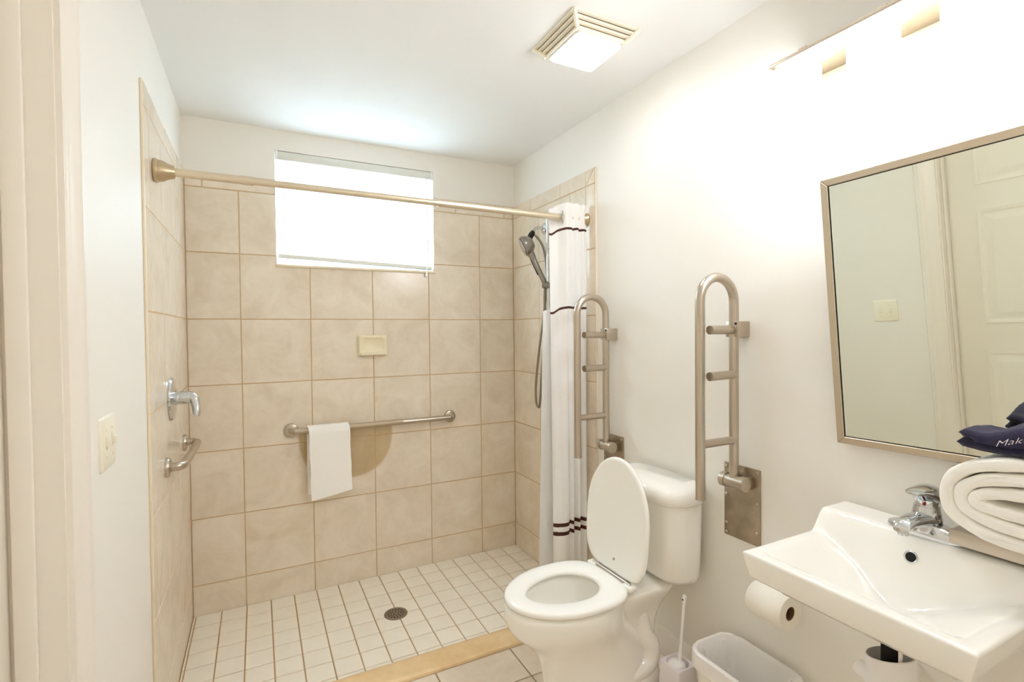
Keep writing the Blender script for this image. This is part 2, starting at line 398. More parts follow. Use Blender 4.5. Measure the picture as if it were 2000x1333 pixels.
hol = bmesh.new()
for rr, n, a0 in ((0.012, 5, 0), (0.024, 10, .2), (0.036, 15, .1)):
    for i in range(n):
        a = a0+2*PI*i/n; lathe(hol, [(0.0034, 0.0035), (0.0034, 0.0046), (0, 0.0046)], (0.884+rr*math.cos(a), -0.434+rr*math.sin(a), 0.008), (0, 0, 1), 8)
part('strainer_holes', hol, 'dark', dr)

# --- threshold between shower and room
bm = bmesh.new()
prof = [(-0.862, 0.0), (-0.862, 0.052), (-0.868, 0.060), (-0.880, 0.063), (-0.965, 0.063), (-0.980, 0.061), (-0.987, 0.055), (-0.988, 0.0)]
loft(bm, [[Vector((0.001, y, z)) for y, z in prof], [Vector((W-0.001, y, z)) for y, z in prof]])
struct('trim_1', bm, 'marble', 'tan marble threshold between shower floor and bathroom floor', 'threshold', angle=50)

# --- room floor tiles
fx = [x for x in (0.903-2*T, 0.903-T, 0.903, 0.903+T, 0.903+2*T)]
fx = [0.0]+fx[0:]+[W]; fx = sorted(set(max(0, min(W, x)) for x in fx))
fy = [-0.99]+[-1.18-T*i for i in range(7)]+[YN]
for a, b in zip(fx, fx[1:]):
    for c, d in zip(fy, fy[1:]): tile(floor, 'floor_tile', a, b, d, c, 'z', ZF, 0.008, 'ftile', gap=0.003)

# --- baseboards
def base_x(name, x, s, y0, y1, label):
    bm = bmesh.new(); pr = [(0, 0), (0.013, 0), (0.013, 0.075), (0.010, 0.083), (0.010, 0.090), (0.005, 0.100), (0.003, 0.108), (0, 0.108)]
    loft(bm, [[Vector((x+s*a, y, ZF+z)) for a, z in pr] for y in (y0, y1)])
    return struct(name, bm, 'trim', label, 'baseboard')
base_x('baseboard_right', W+P, -1, -0.99, YN, 'cream moulded baseboard along the right wall behind the toilet')
base_x('baseboard_left', -P, 1, -0.965, -1.612, 'cream moulded baseboard below the light switch')

# --- window with frame and pane; sill
win = struct('window_1', boxes((WX0, WX0+.035, 0.07, 0.12, WZ0, WZ1), (WX1-.035, WX1, 0.07, 0.12, WZ0, WZ1), (WX0+.035, WX1-.035, 0.07, 0.12, WZ0, WZ0+.035), (WX0+.035, WX1-.035, 0.07, 0.12, WZ1-.035, WZ1)), 'vinyl', 'small high window over the shower with white blinds', 'window', smooth=False)
part('pane', box(WX0+.03, (WX0+WX1)/2-.012, 0.088, 0.092, WZ0+.03, WZ1-.03), 'glass', win, smooth=False)
part('pane', box((WX0+WX1)/2+.012, WX1-.03, 0.098, 0.102, WZ0+.03, WZ1-.03), 'glass', win, smooth=False)
part('meeting_stile', box((WX0+WX1)/2-.02, (WX0+WX1)/2+.02, 0.082, 0.11, WZ0+.03, WZ1-.03, 0.002), 'vinyl', win)
part('window_sill', box(WX0-.004, WX1+.004, -0.012, 0.09, WZ0-.014, WZ0, 0.004), 'edge', win)

# --- door in the left wall, jamb and casing
door = empty('door_1', (-0.09, (DY0+DY1)/2, ZF), 'white six panel door closed in the left wall seen in mirror', 'door', kind='structure')
FX = -0.084
dy0, dy1 = DY0+0.012, DY1-0.012
part('slab', box(FX-.036, FX, dy0, dy1, ZF+.01, DZ-.025, 0.001), 'door', door)
dw = dy1-dy0; st = 0.115; pw = (dw-3*st)/2
pb = bmesh.new()
for k_, (z0, z1) in enumerate(((ZF+.20, ZF+.86), (ZF+1.00, ZF+1.56), (ZF+1.68, ZF+1.90))):
    for q in range(2):
        ya = dy0+st+q*(pw+st); yb = ya+pw
        bm = bmesh.new()
        def rg(i, x): return [Vector((x, ya+i, z0+i)), Vector((x, yb-i, z0+i)), Vector((x, yb-i, z1-i)), Vector((x, ya+i, z1-i))]
        loft(bm, [rg(0, FX-.001), rg(0.002, FX+.005), rg(0.012, FX+.004), rg(0.020, FX+.0005), rg(0.030, FX+.0005), rg(0.055, FX+.005)])
        part('door_panel', bm, 'door', door, smooth=False)
part('door_knob', L_([(0.032, 0), (0.032, 0.006), (0.012, 0.012), (0.011, 0.035), (0.025, 0.045), (0.029, 0.058), (0.022, 0.068), (0, 0.07)], (FX, dy0+.06, ZF+.92), (1, 0, 0)), 'nickel', door)
tr2 = empty('trim_2', (0, DY1, ZF), 'white moulded door casing with stepped jamb on the left', 'door frame', kind='structure')
JX = -0.13
part('jamb', box(JX, -P+.001, DY1-.012, DY1+.001, ZF, DZ), 'trim', tr2, smooth=False)
part('jamb', box(JX, -P+.001, DY0-.001, DY0+.012, ZF, DZ), 'trim', tr2, smooth=False)
part('jamb_head', box(JX, -P+.001, DY0+.012, DY1-.012, DZ-.012, DZ), 'trim', tr2, smooth=False)
part('door_stop', box(-0.078, -0.047, DY1-.022, DY1-.012, ZF, DZ-.012, 0.003), 'trim', tr2)
part('door_stop', box(-0.078, -0.047, DY0+.012, DY0+.022, ZF, DZ-.012, 0.003), 'trim', tr2)
part('door_stop', box(-0.078, -0.047, DY0+.022, DY1-.022, DZ-.022, DZ-.012, 0.003), 'trim', tr2)
cas = [(0.0, 0), (0.0, 0.010), (0.004, 0.013), (0.022, 0.012), (0.026, 0.014), (0.055, 0.017), (0.060, 0.021), (0.068, 0.021), (0.072, 0.018), (0.082, 0.018), (0.086, 0.013), (0.086, 0)]
def casing(pa, pb_, du):
    bm = bmesh.new(); R = []
    for p_ in (pa, pb_): R.append([Vector((-P+h, p_[0]+du[0]*w_, p_[1]+du[1]*w_ + (w_ if (p_ is pb_ and du[0]) else 0))) for w_, h in cas])
    loft(bm, R); return bm
part('casing_leg', casing((DY1-.006, ZF), (DY1-.006, DZ-.006), (1, 0)), 'trim', tr2, angle=50)
part('casing_leg', casing((DY0+.006, ZF), (DY0+.006, DZ-.006), (-1, 0)), 'trim', tr2, angle=50)
bm = bmesh.new(); loft(bm, [[Vector((-P+h, DY0+.006-w_, DZ-.006+w_)) for w_, h in cas], [Vector((-P+h, DY1-.006+w_, DZ-.006+w_)) for w_, h in cas]])
part('casing_head', bm, 'trim', tr2, angle=50)

# ------------------------------------------------------------------ vanity light
NL = 4; L0, LS = -1.978, 0.1895
vl = empty('vanity_light', (W+P, L0-1.5*LS, 2.15), 'satin nickel vanity light bar with lit square glass shades above mirror', 'light')
YA, YB = L0+.050, L0-3*LS-.050
part('back_plate', box(W+P, W-.012, YA+.01, YB-.01, 2.062, 2.150, 0.003), 'lampmetal', vl)
part('canopy', box(1.598, W-.012, YA, YB, 2.1165, 2.1245, 0.002), 'lampdark', vl)
part('canopy_lip', box(1.5935, 1.598, YA, YB, 2.1165, 2.1265, 0.001), 'frame', vl)
for i in range(NL):
    y = L0-i*LS
    part('shade_knob', box(1.606, 1.628, y-.048, y-.026, 2.1245, 2.138, 0.002), 'frame', vl)
    part('lamp_holder', L_([(0.020, 0), (0.020, 0.030), (0, 0.031)], (1.647, y, 2.088), (0, 0, 1), 20), 'frame', vl)
    bm = bmesh.new()
    rr = [rrect(1.604, 1.690, y-.038, y+.038, 0.006, 3), rrect(1.600, 1.694, y-.0395, y+.0395, 0.008, 3)]
    loft(bm, [[Vector((a, b, 2.114)) for a, b in rr[0]], [Vector((a, b, 2.108)) for a, b in rr[1]], [Vector((a, b, 1.985)) for a, b in rr[1]], [Vector((a, b, 1.980)) for a, b in rr[0]]])
    part('lamp_shade', bm, 'lamp', vl, label='glowing white glass shade')

# ------------------------------------------------------------------ ceiling fan light
fc = Vector((1.375, -1.355, ZC))
fan = empty('ceiling_fan_light', fc, 'square ceiling exhaust fan with lit lens and louvred sides', 'ceiling light')
def sq(h, z): return [Vector((fc.x+a*h, fc.y+b*h, z)) for a, b in ((-1, -1), (1, -1), (1, 1), (-1, 1))]
def sqring(h0, h1, z0, z1):
    bm = bmesh.new(); A, B, D, E_ = [[bm.verts.new(v) for v in sq(h, z)] for h, z in ((h0, z0), (h0, z1), (h1, z1), (h1, z0))]
    for r, q in ((A, B), (B, D), (D, E_), (E_, A)):
        for i in range(4): bm.faces.new((r[i], r[(i+1) % 4], q[(i+1) % 4], q[i]))
    return bm
bm = bmesh.new(); loft(bm, [sq(0.118, ZC), sq(0.092, ZC-.036)]); part('housing', bm, 'fandark', fan, smooth=False)
for k_ in range(4):
    h = 0.138-0.0115*k_
    part('louvre', sqring(h, h-.013, ZC-.0005-.0105*k_, ZC-.0065-.0105*k_), 'fanwhite', fan, smooth=False)
for a, b in ((-1, -1), (1, -1), (1, 1), (-1, 1)):
    bm = bmesh.new(); tube(bm, [fc+Vector((a*.136, b*.136, -.003)), fc+Vector((a*.102, b*.102, -.040))], 0.008, 8); part('corner_rib', bm, 'fanwhite', fan)
part('lens_frame', sqring(0.104, 0.094, ZC-.034, ZC-.043), 'fanwhite', fan, smooth=False)
bm = bmesh.new()
loft(bm, [[Vector((fc.x+a, fc.y+b, z)) for a, b in rrect(-h, h, -h, h, 0.015, 4)] for h, z in ((0.095, ZC-.036), (0.095, ZC-.050), (0.090, ZC-.057), (0.070, ZC-.060))])
lens = part('lens', bm, 'vinyl', fan, label='glowing square plastic lens')
lens.data.materials.append(M['fanlens'])
for pl_ in lens.data.polygons:
    if pl_.normal.z < -0.5: pl_.material_index = 1

# ------------------------------------------------------------------ toilet
TY = -1.372
def make_toilet():
    root = empty('toilet', (1.45, TY, ZF), 'white two piece toilet with seat lid raised beside the shower', 'toilet')
    f = ZF
    # bowl with pedestal
    bm = bmesh.new()
    R = [egg(1.40, TY, .225, .25, .105, f), egg(1.40, TY, .228, .25, .108, f+.012), egg(1.40, TY, .226, .25, .104, f+.045), egg(1.40, TY, .224, .24, .098, f+.10),
         egg(1.39, TY, .222, .23, .100, f+.16), egg(1.37, TY, .215, .22, .108, f+.21), egg(1.34, TY, .222, .20, .124, f+.255), egg(1.31, TY, .240, .20, .146, f+.295),
         egg(1.29, TY, .252, .20, .163, f+.33), egg(1.285, TY, .250, .205, .170, f+.365), egg(1.28, TY, .248, .21, .172, f+.395), egg(1.28, TY, .242, .206, .167, f+.408),
         egg(1.265, TY, .165, .150, .118, f+.408), egg(1.265, TY, .158, .145, .112, f+.395), egg(1.265, TY, .160, .145, .114, f+.36), egg(1.27, TY, .14, .13, .102, f+.30),
         egg(1.26, TY, .10, .10, .075, f+.22), egg(1.27, TY, .06, .06, .05, f+.17), egg(1.27, TY, .02, .02, .02, f+.165)]
    loft(bm, R)
    bowl = part('bowl', bm, 'porcelain', root, angle=60, subsurf=1)
    # rear body carrying the tank
    bm = bmesh.new()
    R = [[Vector((x, y+TY, z)) for x, y in rrect(a, b, -h, h, r, 5)] for a, b, h, r, z in
         ((1.36, 1.655, .098, .06, f), (1.36, 1.655, .100, .06, f+.02), (1.37, 1.65, .088, .06, f+.07), (1.38, 1.645, .066, .05, f+.14), (1.43, 1.65, .062, .05, f+.24), (1.43, 1.665, .082, .05, f+.31),
          (1.43, 1.69, .112, .06, f+.36), (1.432, 1.70, .124, .06, f+.395), (1.435, 1.695, .119, .055, f+.406))]
    loft(bm, R); part('rear_body', bm, 'porcelain', root, angle=60, subsurf=1)
    for s in (-1, 1):
        bm = bmesh.new(); y = TY+s*.047
        pts = catmull([(1.53, y, f+.36), (1.555, y, f+.29), (1.57, y+s*.004, f+.21), (1.60, y+s*.008, f+.15), (1.585, y+s*.010, f+.095), (1.52, y+s*.012, f+.075), (1.45, y+s*.008, f+.085), (1.38, y, f+.13), (1.33, y-s*.02, f+.19)], 6)
        n = len(pts); tube(bm, pts, [0.028+0.012*math.sin(PI*min(1, (i/n)*1.25)) for i in range(n)], 18)
        part('trapway', bm, 'porcelain', root, angle=80)
    for s in (-1, 1):
        part('bolt_cap', L_([(0.017, 0), (0.017, 0.008), (0.013, 0.018), (0, 0.022)], (1.44, TY+s*.112, f+.012), (0, 0, 1), 18), 'seat', root)
        part('foot_flange', L_([(0.036, 0), (0.036, 0.006), (0.028, 0.014), (0, 0.016)], (1.44, TY+s*.105, f), (0, 0, 1), 20), 'porcelain', root)
    # water
    part('water', L_([(0.07, 0), (0, .0005)], (1.265, TY, f+.215), (0, 0, 1), 24), 'porcelain', root)
    # tank
    cy = TY+.004
    def dplan(front, hw, z, back=W-.012, rad=0.06, bulge=0.022):
        pts = []
        for x, y in rrect(front, back, -hw, hw, rad, 6):
            if x < front+rad*1.001:
                x = x + bulge*(y/hw)**2*(1 if x < front+rad*0.9 else .6)
            pts.append(Vector((x, y+cy, z)))
        return pts
    bm = bmesh.new()
    loft(bm, [dplan(1.625, .160, .462), dplan(1.603, .182, .468), dplan(1.588, .192, .49), dplan(1.580, .197, .60), dplan(1.574, .201, .70), dplan(1.572, .203, .765)])
    part('tank', bm, 'porcelain', root, angle=50)
    bm = bmesh.new()
    loft(bm, [dplan(1.566, .208, .760, rad=.065), dplan(1.557, .215, .766, rad=.07), dplan(1.555, .217, .790, rad=.07), dplan(1.559, .213, .805, rad=.07), dplan(1.568, .205, .816, rad=.07), dplan(1.584, .190, .822, rad=.065), dplan(1.62, .15, .826, rad=.04)])
    part('tank_lid', bm, 'porcelain', root, angle=60)
    # seat ring
    zs = f+.412
    bm = bmesh.new()
    def O(d, z): return egg(1.275, TY, .240-d, .190-d, .178-d, z, ef=1.04, eb=.66)
    def I(d, z): return egg(1.275, TY, .160+d, .112+d, .100+d, z, ef=1.05)
    rings = [O(.004, zs), O(0, zs+.005), O(0, zs+.014), O(.005, zs+.019), O(.016, zs+.022), I(.014, zs+.021), I(.004, zs+.016), I(0, zs+.009), I(.004, zs+.002)]
    vr = loft(bm, rings+[rings[0]], False, False); bmesh.ops.remove_doubles(bm, verts=bm.verts[:], dist=1e-6)
    seat = part('seat', bm, 'seat', root, angle=60)
    for s in (-1, 1):
        part('hinge', box(1.447, 1.484, TY+s*.105-.024, TY+s*.105+.024, zs+.004, zs+.0225, 0.006, 3), 'seat', root)
    part('hinge_pin', T_([(1.466, TY-.11, zs+.020), (1.466, TY+.11, zs+.020)], 0.006), 'nickel', root)
    # raised lid: flat egg standing up from the hinge
    bm = bmesh.new(); hz = zs+.020; tilt = 0.075
    def LID(d, th):
        out = []
        for q in egg(0, 0, .225-d, .205-d, .178-d, 0, eb=.50):
            s_ = q.x*-1+.205               # distance above hinge line
            x = 1.468+s_*math.sin(tilt)+th*math.cos(tilt); z = hz+s_*math.cos(tilt)-th*math.sin(tilt)
            out.append(Vector((x, TY+q.y, z)))
        return out
    loft(bm, [LID(.016, .001), LID(.008, 0), LID(.0015, .004), LID(0, .010), LID(.004, .016), LID(.02, .021), LID(.07, .025)])
    lid = part('lid', bm, 'seat', root, angle=50, label='raised white seat lid')
    bm = bmesh.new(); lathe(bm, [(0.0045, 0), (0.0045, .0012), (0, .0014)], (1.4725, TY-.01, hz+.055), (-1, 0, 0.075), 12); part('maker_mark', bm, 'greyp', lid)
    part('lid_gap', box(1.4655, 1.4705, TY-.095, TY+.075, hz+.006, hz+.009), 'greyp', lid)
    return root
make_toilet()

# ------------------------------------------------------------------ fold-up grab bars
def fold_bar(y, label, hz, top, zshift):
    xa, xb, r = W-.042, W-.200, 0.0155
    root = empty('fold_up_grab_bar', (W+P, y, .66+zshift), label, 'grab bar', 'fold-up grab bars beside the toilet')
    z = lambda v: v+zshift
    rad = (xa-xb)/2; cxm = (xa+xb)/2
    pts = [(xa, y, z(.872)), (xa, y, z(1.0)), (xa, y, z(1.2)), (xa, y, z(1.40)), (xa, y, top-rad)]+arc((cxm, y, top-rad), rad, 0, PI, 18)[1:]+[(xb, y, z(1.3)), (xb, y, z(1.1)), (xb, y, z(.835))]
    part('rail', T_(pts, r, 18), 'nickel', root)
    part('end_cap', L_([(r+.0008, 0), (r+.0008, 0.006), (0, 0.007)], (xb, y, z(.8365)), (0, 0, -1), 18), 'nickel', root)
    part('rung', T_([(xa, y, z(1.008)), (xb, y, z(1.008))], 0.0135), 'nickel', root)
    for zz in (1.379, 1.229):
        st_ = part('paper_peg', T_([(xa+.004, y, z(zz)), (xb+.026, y-.016, z(zz))], 0.0145, 16), 'nickel', root, angle=30)
    part('hook_clip', box(W+P, xa-.012, y-.024, y+.024, z(1.355), z(1.408), 0.003), 'nickel', root)
    part('clip_screw', L_([(0.004, 0), (0.004, 0.004), (0, 0.005)], (xa-.012, y-.018, z(1.40)), (-1, 0, 0), 10), 'black', root)
    pl = part('wall_plate', box(W+P, W+.001, y-.066, y+.076, z(.655), z(.912), 0.002), 'plate', root)
    for (dy, dz) in ((-.056, .9), (.066, .9), (-.056, .80), (.066, .80), (-.056, .70), (.066, .70), (.066, .667)):
        part('screw', L_([(0.0055, 0), (0.0055, 0.002), (0.003, 0.004), (0, 0.0042)], (W+.001, y+dy, z(dz)), (-1, 0, 0), 12), 'nickel', pl)
    part('hinge_barrel', T_([(xa, y-.042, z(.866)), (xa, y-.040, z(.866)), (xa, y+.040, z(.866)), (xa, y+.042, z(.866))], [0.018, 0.021, 0.021, 0.018], 18), 'nickel', root)
    for s in (-1, 1):
        part('hinge_collar', T_([(xa, y+s*.028, z(.866)), (xa, y+s*.0475, z(.866))], 0.0245, 18), 'nickel', root)
        part('hinge_ear', box(W+.001, xa-.004, y+s*.037-.007, y+s*.037+.007, z(.845), z(.887), 0.003), 'plate', root)
    return root
fold_bar(-1.700, 'brushed steel fold-up grab bar between the toilet tank and the sink', .87, 1.560, 0.008)
fold_bar(-1.005, 'brushed steel fold-up grab bar in front of the shower curtain', .85, 1.541, -0.010)

# ------------------------------------------------------------------ shower: long grab bar, small bar, valve, soap dish, towel
gbar = empty('long_grab_bar', (0.89, 0, 0.88), 'long brushed steel grab bar on the tiled back wall', 'grab bar')
def flange(root, o, ax, r=.036, m='nickel'):
    part('flange', L_([(r, 0), (r, 0.006), (r*.92, 0.012), (r*.6, 0.016), (0, 0.016)], o, ax, 28), m, root)
xb0, xb1, by, bz = 0.452, 1.330, -0.050, 0.880
flange(gbar, (xb0, 0, bz), (0, -1, 0)); flange(gbar, (xb1, 0, bz), (0, -1, 0))
part('bar', T_([(xb0, -.010, bz), (xb0, -.030, bz), (xb0+.006, -.044, bz), (xb0+.022, by, bz), (xb0+.05, by, bz), (0.9, by, bz), (xb1-.05, by, bz), (xb1-.022, by, bz), (xb1-.006, -.044, bz), (xb1, -.030, bz), (xb1, -.010, bz)], 0.0155, 18, 3), 'nickel', gbar)
part('peened_grip', T_([(0.50, by, bz), (1.03, by, bz)], 0.0160, 22), 'peened', gbar, label='rough peened grip section')
# hand towel folded over the bar
bm = bmesh.new()
tx0, tx1 = 0.532, 0.736; rad = 0.0185
def towel_profile(u):
    pts = []; zb = 0.552-0.018*(1-u); zf = 0.515+0.035*u
    for i in range(16): t = i/15; pts.append((by+rad+.004+0.004*math.sin(t*5+u*2), zb+(bz-zb)*t))
    for i in range(1, 12): a = PI*i/12; pts.append((by+(rad+.003)*math.cos(a), bz+(rad+.003)*math.sin(a)))
    for i in range(21): t = i/20; pts.append((by-rad-.006-0.010*t-0.004*math.sin(t*6+u*3), bz-(bz-zf)*t))
    return pts
NU = 22; outer = []; inner = []
for i in range(NU+1):
    u = i/NU; pr = towel_profile(u); ro = []; ri = []
    for j, (y, z) in enumerate(pr):
        a = pr[max(j-1, 0)]; b = pr[min(j+1, len(pr)-1)]; d = Vector((b[0]-a[0], b[1]-a[1])).normalized(); nrm = Vector((-d.y, d.x))
        fr_ = j/(len(pr)-1); xx = tx0+(tx1-tx0)*u + (0.012*(fr_-.5) if fr_ > .5 else -0.006) + 0.0015*math.sin(j*.7)
        w = 0.0012*noise.noise((u*9, j*.5, 0)); th = 0.0045
        ro.append(Vector((xx, y+nrm.x*(th+w), z+nrm.y*(th+w)))); ri.append(Vector((xx, y-nrm.x*th, z-nrm.y*th)))
    outer.append(ro); inner.append(ri)
loft(bm, [o+i_[::-1] for o, i_ in zip(outer, inner)])
tow = part('hand_towel', bm, 'towel', None, angle=70); tag(tow, 'white hand towel hanging over the long grab bar in shower', 'towel')

sg = empty('short_grab_bar', (0, -0.45, 0.905), 'short steel grab bar on the left shower wall under valve', 'grab bar')
flange(sg, (0, -0.690, .908), (1, 0, 0)); flange(sg, (0, -0.205, .905), (1, 0, 0))
part('bar', T_([(0.008, -.690, .908), (.034, -.690, .908), (.050, -.672, .908), (.054, -.62, .908), (.056, -.45, .907), (.056, -.27, .906), (.052, -.222, .905), (.034, -.205, .905), (.008, -.205, .905)], 0.0155, 18, 5), 'nickel', sg)

vv = empty('shower_valve', (0, -0.54, 1.14), 'chrome shower valve with lever on left tiled wall', 'faucet')
part('escutcheon', L_([(0.082, 0), (0.084, 0.003), (0.080, 0.009), (0.055, 0.014), (0.030, 0.018), (0, 0.018)], (0, -.54, 1.14), (1, 0, 0), 40), 'chrome', vv)
part('hub', L_([(0.026, 0), (0.026, 0.028), (0.022, 0.050), (0.020, 0.062), (0, 0.064)], (0.012, -.54, 1.142), (1, 0, 0)), 'chrome', vv)
part('lever', T_(catmull([(.058, -.54, 1.146), (.074, -.545, 1.140), (.083, -.556, 1.115), (.086, -.566, 1.088), (.087, -.570, 1.070)], 5), [0.021-0.0005*i for i in range(21)], 14), 'chrome', vv)

sd = empty('soap_dish', (0.877, 0, 1.26), 'small cream ceramic soap dish on tiled back wall', 'soap dish')
part('back', box(.796, .958, -.016, 0.0, 1.262, 1.376, 0.008, 3), 'bone', sd)
bm = bmesh.new()
ro = rrect(.800, .954, 1.268, 1.372, 0.014, 5); ri = rrect(.820, .934, 1.290, 1.358, 0.016, 5)
rg = lambda pts, y: [Vector((a, y, b)) for a, b in pts]
loft(bm, [rg(ro, -.010), rg(ro, -.026), rg(rrect(.803, .951, 1.271, 1.369, .014, 5), -.029), rg(rrect(.816, .938, 1.286, 1.361, .016, 5), -.029), rg(ri, -.026), rg(rrect(.828, .926, 1.297, 1.351, .016, 5), -.017)])
part('rim', bm, 'bone', sd, angle=50)
part('tray', box(.806, .948, -.050, -.012, 1.264, 1.276, 0.005, 3), 'bone', sd)

# ------------------------------------------------------------------ curtain rod, curtain, liner
RY, RZ = -0.800, 1.945
rod = empty('shower_curtain_rod', (W/2, RY, RZ), 'cream metal shower curtain rod across the shower opening', 'curtain rod')
part('rod', T_([(0.05, RY, RZ), (0.30, RY, RZ)], 0.0145, 18), 'rod', rod)
part('rod', T_([(0.28, RY, RZ), (1.02, RY, RZ-.004)], 0.0128, 18), 'rod', rod)
part('rod', T_([(1.00, RY, RZ-.004), (W-.012, RY, RZ-.006)], 0.0148, 18), 'rod', rod)
part('collar', T_([(0.262, RY, RZ), (0.30, RY, RZ)], 0.0162, 18), 'rod', rod)
part('flange', L_([(0.036, 0), (0.040, 0.004), (0.040, 0.010), (0.036, 0.014), (0.035, 0.026), (0.027, 0.040), (0.022, 0.056), (0.019, 0.062), (0.0, 0.062)], (0, RY, RZ), (1, 0, 0), 32), 'bronze', rod)
part('flange', L_([(0.032, 0), (0.034, 0.008), (0.020, 0.03), (0, 0.03)], (W, RY, RZ-.006), (-1, 0, 0), 32), 'bronze', rod)

CX0, CX1 = 1.570, 1.762
def fold(u, z):
    """cross-section of the gathered curtain at height z (0 at the free left edge, 1 at the wall)"""
    k_ = max(0, min(1, (1.95-z)/1.5))
    x = CX1-(CX1-CX0+.004*k_)*(1-u)
    behind = 0.024*(1-sstep(.22, .40, u))*(1-.8*k_)           # the free edge hangs behind the rod at the top
    front = -0.020*sstep(.22, .40, u)
    bulge = -0.036*k_*math.exp(-((u-.22)/.16)**2)
    w_ = sstep(.36, .5, u)
    folds = (0.0085+.006*k_)*math.sin((u-.36)*2*PI*5.2+0.8*noise.noise((u*2, z*.9, 1.0)))*w_
    y = RY+behind+front*(1-.35*k_)+bulge+folds+0.006*noise.noise((u*4, z*1.5, 4.0))*k_
    return Vector((x, y, z))
def sstep(a, b, x):
    t = max(0, min(1, (x-a)/(b-a))); return t*t*(3-2*t)
def curtain_strip(z0, z1, nz, th, off=0.0, u0=0.0, u1=1.0, wob=True, xf=fold):
    NUU = 96; rings = []
    for j in range(nz+1):
        t = j/nz; A = []; B = []
        for i in range(NUU+1):
            u = u0+(u1-u0)*i/NUU; z = z0+(z1-z0)*t
            w = 0.014*noise.noise((u*6, 0.3, 7.0))*(1 if wob else 0)
            if z > 0.15: z += w*.5 + (0.026*sstep(0, .35, u)-.014 if z > 1.4 else 0.010*u)
            p = xf(u, z); q = xf(min(u+.002, 1.002), z); d = (q-p); n_ = Vector((d.y, -d.x, 0)).normalized()
            A.append(p+n_*(th/2+off)); B.append(p-n_*(th/2+off))
        rings.append(A+B[::-1])
    bm = bmesh.new(); loft(bm, rings); return bm
cur = empty('shower_curtain', (1.68, RY, .1), 'white hookless shower curtain with brown stripes bunched at the right', 'curtain')
part('header', curtain_strip(1.876, 1.995, 6, .0022), 'curtain', cur, angle=80)
part('sheer_panel', curtain_strip(1.494, 1.866, 14, .0014), 'liner', cur, angle=80)
part('main_panel', curtain_strip(.10, 1.484, 44, .0022), 'curtain', cur, angle=80)
for z0, z1 in ((1.8655, 1.8765), (1.4835, 1.4945)): part('stripe', curtain_strip(z0, z1, 1, .0026), 'brown', cur, angle=80, label='brown stripe')
for z0, z1 in ((.438, .456), (.396, .414)): part('stripe', curtain_strip(z0, z1, 2, .0022, .0006), 'brown', cur, angle=80, label='brown stripe')
part('curtain_ring', L_([(0.0165, -.003), (0.033, -.003), (0.0345, 0), (0.033, .003), (0.0165, .003)], (1.632, RY, RZ-.005), (1, -.55, 0), 28), 'chrome', cur)
def lfold(u, z):
    k_ = max(0, (1.5-z)/1.4)
    return Vector((1.548-.036*k_+u*.20, RY+.046+.003*math.sin(u*9+z)+.006*k_, z))
lin = part('shower_liner', curtain_strip(.075, 1.500, 10, .0012, 0, 0, 1, False, lfold), 'liner', None, angle=80)
tag(lin, 'plain white liner hanging behind the striped shower curtain', 'curtain liner')

# ------------------------------------------------------------------ hand shower on slide bar
SB = (W-.050, -0.514)
hs = empty('hand_shower', (W, -0.45, 1.6), 'chrome hand shower with hose and slide bar on right shower wall', 'shower head')
part('slide_bar', T_([(W-.004, SB[1], 2.000), (SB[0]+.016, SB[1], 2.002), (SB[0]+.004, SB[1], 1.996), (SB[0], SB[1], 1.975), (SB[0], SB[1], 1.6), (SB[0], SB[1], 1.10), (SB[0]+.006, SB[1], 1.075), (W-.004, SB[1], 1.07)], 0.0105, 16, 3), 'chrome', hs)
part('wall_flange', L_([(0.030, 0), (0.031, .003), (0.024, .009), (0.012, .012), (0, .012)], (W, -.392, 1.974), (-1, 0, 0)), 'chrome', hs)
part('shower_arm', T_([(W-.004, -.392, 1.974), (W-.040, -.395, 1.974), (W-.066, -.398, 1.962), (W-.086, -.402, 1.938)], 0.0095, 14, 5), 'chrome', hs)
part('diverter', T_([(W-.080, -.401, 1.946), (W-.090, -.403, 1.932), (W-.104, -.406, 1.910), (W-.112, -.408, 1.898)], [0.0125, 0.0165, 0.0165, 0.021], 16), 'black', hs)
A_, B_ = Vector((W-.128, -.425, 1.838)), Vector((W-.062, -.492, 1.655))
hp = catmull([A_+Vector((-.002, 0, .006)), A_+Vector((.020, -.014, -.034)), A_+Vector((.034, -.030, -.080)), A_+Vector((.048, -.047, -.126)), B_, B_+Vector((.002, -.004, -.03))], 6)
part('handle', T_(hp, [0.027-0.012*min(1, i/9) if i < 16 else .0145 for i in range(len(hp))], 16), 'greyp', hs)
part('grip_inlay', T_([p+Vector((-.006, .006, -.002)) for p in hp[7:20]], 0.0105, 10), 'black', hs)
hd = Vector((-.78, .32, -.38)).normalized()
head = part('head', L_([(0.012, -.046), (0.030, -.042), (0.046, -.026), (0.055, -.004), (0.056, 0.014), (0.053, 0.020), (0, 0.022)], A_+Vector((-.008, .004, .024)), hd, 30), 'greyp', hs)
part('spray_face', L_([(0.048, 0.0), (0.048, 0.0025), (0.038, .004), (0, .004)], A_+Vector((-.008, .004, .024))+hd*.0222, hd, 30), 'chrome', head)
part('bracket', T_([(SB[0]+.014, SB[1]-.002, 1.636), (SB[0]-.030, SB[1]+.006, 1.640)], 0.0195, 16), 'greyp', hs)
bb = Vector((W-.060, -.496, 1.628))
part('hose', T_([bb, bb+Vector((-.002, .004, -.06)), (W-.052, -.478, 1.40), (W-.050, -.440, 1.18), (W-.050, -.420, 1.03), (W-.050, -.405, .965), (W-.050, -.388, .957), (W-.050, -.368, .985), (W-.050, -.366, 1.08), (W-.046, -.40, 1.28), (W-.040, -.445, 1.48), (W-.034, -.47, 1.68), (W-.034, -.44, 1.85), (W-.075, -.405, 1.935)], 0.0066, 10, 8), 'hose', hs)

